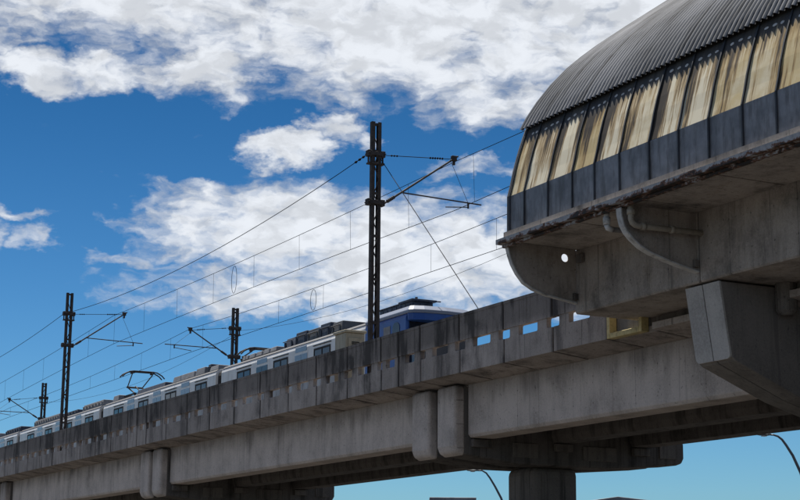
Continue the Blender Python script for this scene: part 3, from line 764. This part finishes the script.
gl = MB(); gl.add([(TX0 + .12, YC + .33, 8.58), (TX1 - .12, YC + .33, 8.58), (TX1 - .12, YC - .12, 7.2), (TX0 + .12, YC - .12, 7.2), (TX0 + .12, YC + .36, 8.58), (TX1 - .12, YC + .36, 8.58), (TX1 - .12, YC + .36, 7.2), (TX0 + .12, YC + .36, 7.2)],
                  [(0, 1, 2, 3), (4, 7, 6, 5), (0, 4, 5, 1), (1, 5, 6, 2), (2, 6, 7, 3), (3, 7, 4, 0)])
gl.build('windscreen', 'glass', cab)
for s in (-1, 1):
    x = side_x(s); a, b = sorted((x + s * .003, x + s * .012))
    MB().box(a, b, 47.12, 47.6, 7.4, 8.56).build('cab_side_panel', 'equip_pale', cab)
    vs, fs = plate_mesh('w', rrect(46.45, 46.95, 7.6, 8.62, .2, 5), [], .02, 'glass', .002)
    MB().add([(x + s * .006 + p, q, r) for p, q, r in vs], fs).build('cab_side_window', 'glass', cab)
# roof cooling unit of the cab
ac = MB(); ac.box(24.85, 25.65, 46.75, 49.1, 9.08, 9.40)
ac.box(24.78, 25.72, 46.6, 47.6, 9.405, 9.47); ac.box(24.82, 25.68, 47.65, 49.2, 9.405, 9.44)
for k in range(7): ac.box(24.83, 24.855, 46.85 + .33 * k, 47.05 + .33 * k, 9.14, 9.36)
for k in range(3): ac.box(24.92 + .25 * k, 25.08 + .25 * k, 46.725, 46.755, 9.14, 9.36)
ac.tube([(25.1, 46.9, 9.46), (25.1, 46.9, 9.58)], .05, 8); ac.tube([(25.72, 46.65, 9.44), (25.88, 46.62, 9.44)], .025, 8)
ac.build('cooling_unit', 'equip', cab, bevel=.012)

# ---------------------------------------------------------------- relay cabinet beside the track
cb = thing('relay_cabinet', (20.95, 43.3, 5.5), 'small cream equipment cabinet standing behind the parapet left of the tall mast', 'cabinet')
MB().box(20.62, 21.24, 42.95, 43.7, 5.5, 7.50).build('cabinet_body', 'cabinet', cb, bevel=.015)
MB().box(20.57, 21.29, 42.90, 43.75, 7.503, 7.58).build('cabinet_roof', 'cabinet', cb, bevel=.012)
MB().box(20.70, 21.16, 42.925, 42.948, 5.7, 7.35).build('cabinet_door', 'cabinet', cb, bevel=.006)
vb = MB()
for k in range(5): vb.box(20.80, 21.05, 42.91, 42.923, 7.0 + .05 * k, 7.03 + .05 * k)
vb.build('cabinet_vent', 'rubber', cb)

# ---------------------------------------------------------------- overhead line masts
def mast_parts(root, x, y, z0, z1, cw, dy):
    # two channels
    for sx in (-1, 1):
        xo = x + sx * cw / 2; xi = x + sx * (cw / 2 - .108)
        mb = MB(); a, b = sorted((xo, xo - sx * .012)); mb.box(a, b, y - dy / 2, y + dy / 2, z0, z1)
        c, d = sorted((xo - sx * .0125, xi))
        mb.box(c, d, y - dy / 2, y - dy / 2 + .014, z0, z1); mb.box(c, d, y + dy / 2 - .014, y + dy / 2, z0, z1)
        mb.build('mast_channel', 'steel', root)
    lc = MB(); k = 0; z = z0 + .3; step = .42
    hw = cw / 2 - .10
    while z + step < z1:
        for yy in (y - dy / 2 - .008,):
            s = 1 if k % 2 else -1
            a = (x - s * hw, z); b = (x + s * hw, z + step * .72)
            t = .045
            lc.prism([(a[0], a[1] - t), (a[0], a[1] + t), (b[0], b[1] + t), (b[0], b[1] - t)], 'y', yy, yy + .007)
            if k % 3 == 0: lc.box(x - hw - .02, x + hw + .02, yy - .0015, yy + .0085, z + step * .78, z + step * .98)
        z += step; k += 1
    lc.box(x - cw / 2 + .02, x + cw / 2 - .02, y - dy / 2 + .016, y + dy / 2 - .016, z1 - .10, z1 - .04)
    lc.build('lacing_bars', 'steel', root)
    MB().box(x - cw / 2 - .10, x + cw / 2 + .10, y - dy / 2 - .1, y + dy / 2 + .1, z0 - .02, z0 + .03).build('base_plate', 'steel', root)
def bead(mb, p, q, n=4, r=.035):
    p = Vector(p); q = Vector(q)
    for i in range(n):
        a = p.lerp(q, i / n); b = p.lerp(q, (i + .6) / n)
        mb.tube([a, a.lerp(b, .5), b], [r * .5, r, r * .5], 8)
def collar(root, x, y, z, cw, dy, s):
    mb = MB()
    mb.box(x - cw / 2 - .055, x + cw / 2 + .055, y - dy / 2 - .05, y - dy / 2 - .012, z - .06, z + .06)
    mb.box(x - cw / 2 - .055, x + cw / 2 + .055, y + dy / 2 + .012, y + dy / 2 + .05, z - .06, z + .06)
    for sx in (-1, 1):
        a, b = sorted((x + sx * (cw / 2 + .003), x + sx * (cw / 2 + .12))); mb.box(a, b, y - .10, y + .10, z - .09, z + .09)
        mb.tube([(x + sx * (cw / 2 + .1), y - .16, z), (x + sx * (cw / 2 + .1), y + .16, z)], .02, 6)
    mb.build('clamp_bracket', 'steel', root, bevel=.006)
def mast(root, x, y, z0, z1, s, up, lo, reach, top, steady_x, steady_z, steady_end):
    cw, dy = .31, .13
    mast_parts(root, x, y, z0, z1, cw, dy)
    collar(root, x, y, up, cw, dy, s); collar(root, x, y, lo, cw, dy, s)
    if True:      # doubled clamp at the feeder level
        mb = MB(); mb.box(x - cw / 2 - .10, x + cw / 2 + .10, y - .10, y + .10, up - .32, up - .27)
        for sx in (-1, 1): mb.tube([(x + sx * .23, y, up - .28), (x + sx * .23, y, up + .10)], .03, 8)
        mb.build('feeder_bracket', 'steel', root, bevel=.006)
    x1 = x + s * reach; xs = x + s * (cw / 2 + .12)
    mb = MB(); p = Vector((xs, y, lo)); q = Vector((x1, y, top)); d = (q - p).normalized()
    mb.tube([p, p + d * .12, p + d * .14, p + d * .42, p + d * .44, q + d * .12], [.03, .03, .05, .05, .032, .028], 10)
    arm = mb.build('cantilever_arm', 'steel', root)
    ib = MB(); bead(ib, p + d * .13, p + d * .44, 5, .06); ib.build('strut_insulator', 'ceramic', arm)
    wt = MB(); a = Vector((xs, y, up)); b = Vector((x1 - s * .15, y, top - .05))
    wt.tube([a, b], .011, 6); bead(wt, a.lerp(b, .68), a.lerp(b, .90), 6, .038); bead(wt, a.lerp(b, .10), a.lerp(b, .22), 3, .032)
    wt.build('stay_wire', 'wire', root)
    k = (steady_x - x) / (x1 - x)
    sd = MB(); z_at = lo + (top - lo) * ((abs(steady_x - xs)) / abs(x1 - xs))
    sd.tube([(steady_x, y, z_at), (steady_end, y, steady_z)], .022, 8)
    ce = steady_end - s * .45
    sd.tube([(ce, y, steady_z + .02), (ce, y, steady_z - .16)], .03, 8)
    sd.tube([(ce, y, steady_z - .12), (ce - s * .8, y - .06, steady_z - .22)], .016, 6)
    sd.tube([(x1 - s * .15, y, top - .1), (ce, y, steady_z)], .007, 5)
    sd.build('steady_arm', 'steel', root)
    cl = MB(); cl.tube([(x1 - s * .04, y, top + .04), (x1 - s * .04, y, top - .22)], .045, 8); cl.box(x1 - s * .04 - .08, x1 - s * .04 + .08, y - .06, y + .06, top - .10, top + .06)
    cl.build('wire_clamp', 'steel', root, bevel=.008)
GRP = 'lattice masts of the overhead line'
m1 = thing('overhead_line_mast', (20.4, 40.68, 5.5), 'tallest dark lattice mast rising in front of the blue cab', 'mast', GRP)
mast(m1, 20.4, 40.68, 5.5, 13.36, 1, 12.40, 10.95, 2.65, 12.63, 21.25, 11.30, 23.95)
m2 = copy_tree(m1); m2.location = (20.4, 71.7, 5.34)
m2['label'] = 'lattice mast near the left edge of the photo with its arm reaching right'
m3 = thing('overhead_line_mast', (27.4, 68.87, 5.5), 'short dark mast beyond the train roof, directly right of the folded pantograph', 'mast', GRP)
mast(m3, 27.4, 68.87, 5.5, 12.69, -1, 11.74, 10.42, 2.20, 11.55, 26.55, 10.76, 24.05)
m4 = copy_tree(m3); m4.location = (27.4, 101.06, 5.5)
m4['label'] = 'smallest and most distant mast, beyond the train at the far left'

# ---------------------------------------------------------------- overhead wires
def sag_pts(p, q, sag, n=16):
    p = Vector(p); q = Vector(q); out = []
    for i in range(n + 1):
        t = i / n; v = p.lerp(q, t); v.z -= sag * 4 * t * (1 - t); out.append(v)
    return out
def line(root, name, knots, sag, r):
    pts = []
    for a, b, in zip(knots[:-1], knots[1:]):
        sp = sag_pts(a, b, sag); pts += sp if not pts else sp[1:]
    MB().tube(pts, r, 6).build(name, 'wire', root)
    return pts
def at_y(pts, y):
    for a, b in zip(pts[:-1], pts[1:]):
        if (a.y - y) * (b.y - y) <= 0 and a.y != b.y: return a.lerp(b, (y - a.y) / (b.y - a.y))
def overhead(root, mk, ck, sm, cs, loops, step):
    mp = line(root, 'messenger_wire', mk, sm, .0105); cp = line(root, 'contact_wire', ck, cs, .0105)
    y = mk[0][1] + 2.0
    while y < mk[-1][1] - 1:
        a, b = at_y(mp, y), at_y(cp, y)
        if a and b: MB().tube([a, b], .005, 5).build('dropper', 'wire', root)
        y += step
    for y in loops:
        a, b = at_y(mp, y), at_y(cp, y); c = (a + b) / 2; h = (a.z - b.z) / 2 * .9
        MB().tube([c + Vector((0, .26 * math.sin(k / 24 * 2 * PI), h * math.cos(k / 24 * 2 * PI))) for k in range(25)], .009, 5, False).build('jumper_loop', 'wire', root)
n1 = thing('overhead_line', (22.6, 40.68, 11.0), 'contact and messenger wires over the near track, held by the masts behind the parapet', 'wires')
overhead(n1, [(22.6, 9.5, 12.5), (23.01, 40.68, 12.50), (22.5, 71.7, 12.33), (22.6, 102.7, 11.2)], [(22.6, 9.5, 11.1), (23.05, 40.68, 11.03), (22.5, 71.7, 10.99), (22.6, 102.7, 9.9)], .13, -.08, [57.4], 4.0)
n2 = thing('overhead_line', (25.5, 68.87, 10.5), 'lower contact and messenger wires above the train, held by the far masts', 'wires')
overhead(n2, [(25.4, 6.5, 11.45), (25.35, 37.6, 11.42), (25.25, 68.87, 11.56), (25.3, 101.06, 11.0), (25.4, 133, 10.9)], [(25.4, 6.5, 10.35), (25.35, 37.6, 10.33), (25.25, 68.87, 10.47), (25.3, 101.06, 10.42), (25.4, 133, 10.3)], .22, .02, [55.6], 4.2)
f1_ = MB(); pts = sag_pts((20.16, 40.68, 12.38), (20.16, 71.7, 12.22), .62) + sag_pts((20.16, 71.7, 12.22), (20.16, 102.7, 11.9), .5)[1:]
f1_.tube(pts, .012, 6); bead(f1_, pts[0], pts[0].lerp(pts[1], .5), 4, .04)
tag(f1_.build('feeder_wire', 'wire'), 'highest thin wire, running left from the top bracket of the tallest mast', 'wire')
pts = sag_pts((27.65, 37.0, 11.7), (27.65, 68.87, 11.66), .85) + sag_pts((27.65, 68.87, 11.66), (27.65, 101.06, 11.5), .8)[1:]
tag(MB().tube(pts, .007, 5).build('feeder_wire', 'wire'), 'faintest thin wire sagging between the two wires above the train', 'wire')
gw = MB(); gw.tube([(20.52, 40.6, 12.26), (20.42, 34.6, 6.75)], .011, 6)
tag(gw.build('guy_wire', 'wire'), 'steep straight guy wire slanting down from the tallest mast to the parapet', 'guy wire')

# ---------------------------------------------------------------- street lamps
def lamp(loc, pts, label):
    r = thing('street_lamp', loc, label, 'street lamp', 'street lamps behind the viaduct')
    n = len(pts); rr = [.085 - .045 * min(1, i / (n - 1)) for i in range(n)]
    MB().tube(pts, rr, 10).build('lamp_post', 'lamp_metal', r, smooth=True)
    a, b = Vector(pts[-2]), Vector(pts[-1]); d = (b - a); d.z *= .2; d.normalize()
    side = Vector((-d.y, d.x, 0)).normalized()
    hd = MB(); e = b - d * .05
    ring = lambda c, w, h: [c + side * w + Vector((0, 0, h * .2)), c + side * w * .6 + Vector((0, 0, h)), c - side * w * .6 + Vector((0, 0, h)), c - side * w + Vector((0, 0, h * .2)), c - side * w * .8 - Vector((0, 0, h * .5)), c + side * w * .8 - Vector((0, 0, h * .5))]
    vs = ring(e, .05, .04) + ring(e + d * .15, .13, .08) + ring(e + d * .5, .13, .07) + ring(e + d * .66, .06, .03)
    fs = [tuple(range(5, -1, -1)), tuple(range(18, 24))] + [(L * 6 + i, L * 6 + (i + 1) % 6, L * 6 + 6 + (i + 1) % 6, L * 6 + 6 + i) for L in range(3) for i in range(6)]
    hd.add(vs, fs); h = hd.build('lamp_head', 'lamp_metal', r)
    c = e + d * .33 - Vector((0, 0, .05)); MB().box(c.x - .1, c.x + .1, c.y - .1, c.y + .1, c.z - .03, c.z).build('lamp_lens', 'lens', h)
lamp((49.6, 81.03, GZ), [(49.6, 81.03, GZ), (49.6, 81.03, 1.0), (49.56, 81.05, 3.4), (49.42, 81.14, 4.5), (49.15, 81.3, 5.3), (48.86, 81.48, 5.95), (48.6, 81.63, 6.45), (48.42, 81.74, 6.73), (48.21, 81.86, 6.87), (47.98, 82.0, 6.87)], 'slim street lamp with curved arm, seen just left of the bridge pier')
lamp((51.95, 58.2, GZ), [(51.95, 58.2, GZ), (51.95, 58.2, 1.5), (51.9, 58.25, 4.0), (51.6, 58.5, 5.5), (51.35, 58.71, 6.3), (51.13, 58.9, 6.8), (51.0, 59.01, 7.05), (50.87, 59.13, 7.2), (50.72, 59.26, 7.27), (50.6, 59.36, 7.28)], 'slim street lamp with curved arm in the lower right corner of the photo')

# ---------------------------------------------------------------- low buildings behind
def building(loc, ang, w, d, h, label, gable):
    r = thing('building', loc, label, 'building')
    x, y, z = loc
    MB().box(x - w / 2, x + w / 2, y, y + d, z, z + h).build('wall', 'wallpaint', r)
    if gable:
        MB().prism([(x - w / 2 - .4, z + h - .25), (x - w * .05, z + h + .32), (x + w / 2 + .4, z + h - .25), (x + w / 2 + .4, z + h - .42), (x - w / 2 - .4, z + h - .42)], 'y', y - .4, y + d + .4).build('roof', 'roofdark', r, bevel=.02)
    else:
        MB().box(x - w / 2 - .12, x + w / 2 + .12, y - .12, y + d + .12, z + h + .003, z + h + .42).build('roof', 'roofdark', r, bevel=.02)
    for fl in range(2):
        for k in range(3):
            cx = x - w * .33 + w * .33 * k; zz = z + 1.0 + fl * 3.1
            wi = MB().box(cx - .7, cx + .7, y - .05, y - .003, zz, zz + 1.4).build('window', 'wallpaint', r)
            MB().box(cx - .6, cx + .6, y - .07, y - .053, zz + .1, zz + 1.3).build('pane', 'winglass', wi)
    if not gable:
        MB().box(x - w / 2 - 9, x - w / 2 - .003, y + .5, y + d, z, z + h - 1.1).build('wing_wall', 'wallpaint', r)
        MB().box(x - w / 2 - 9.1, x - w / 2 - .125, y + .4, y + d + .1, z + h - 1.097, z + h - .8).build('wing_roof', 'roofdark', r)
    r.rotation_euler.z = ang
building((54.2, 95.9, GZ), math.radians(-28), 2.9, 9.0, 7.34, 'low flat roofed building just left of the bridge pier, only its roof edge showing', False)
building((69.8, 98.2, GZ), math.radians(-36), 8.4, 9.0, 8.10, 'low building with shallow pitched roof right of the bridge pier', True)
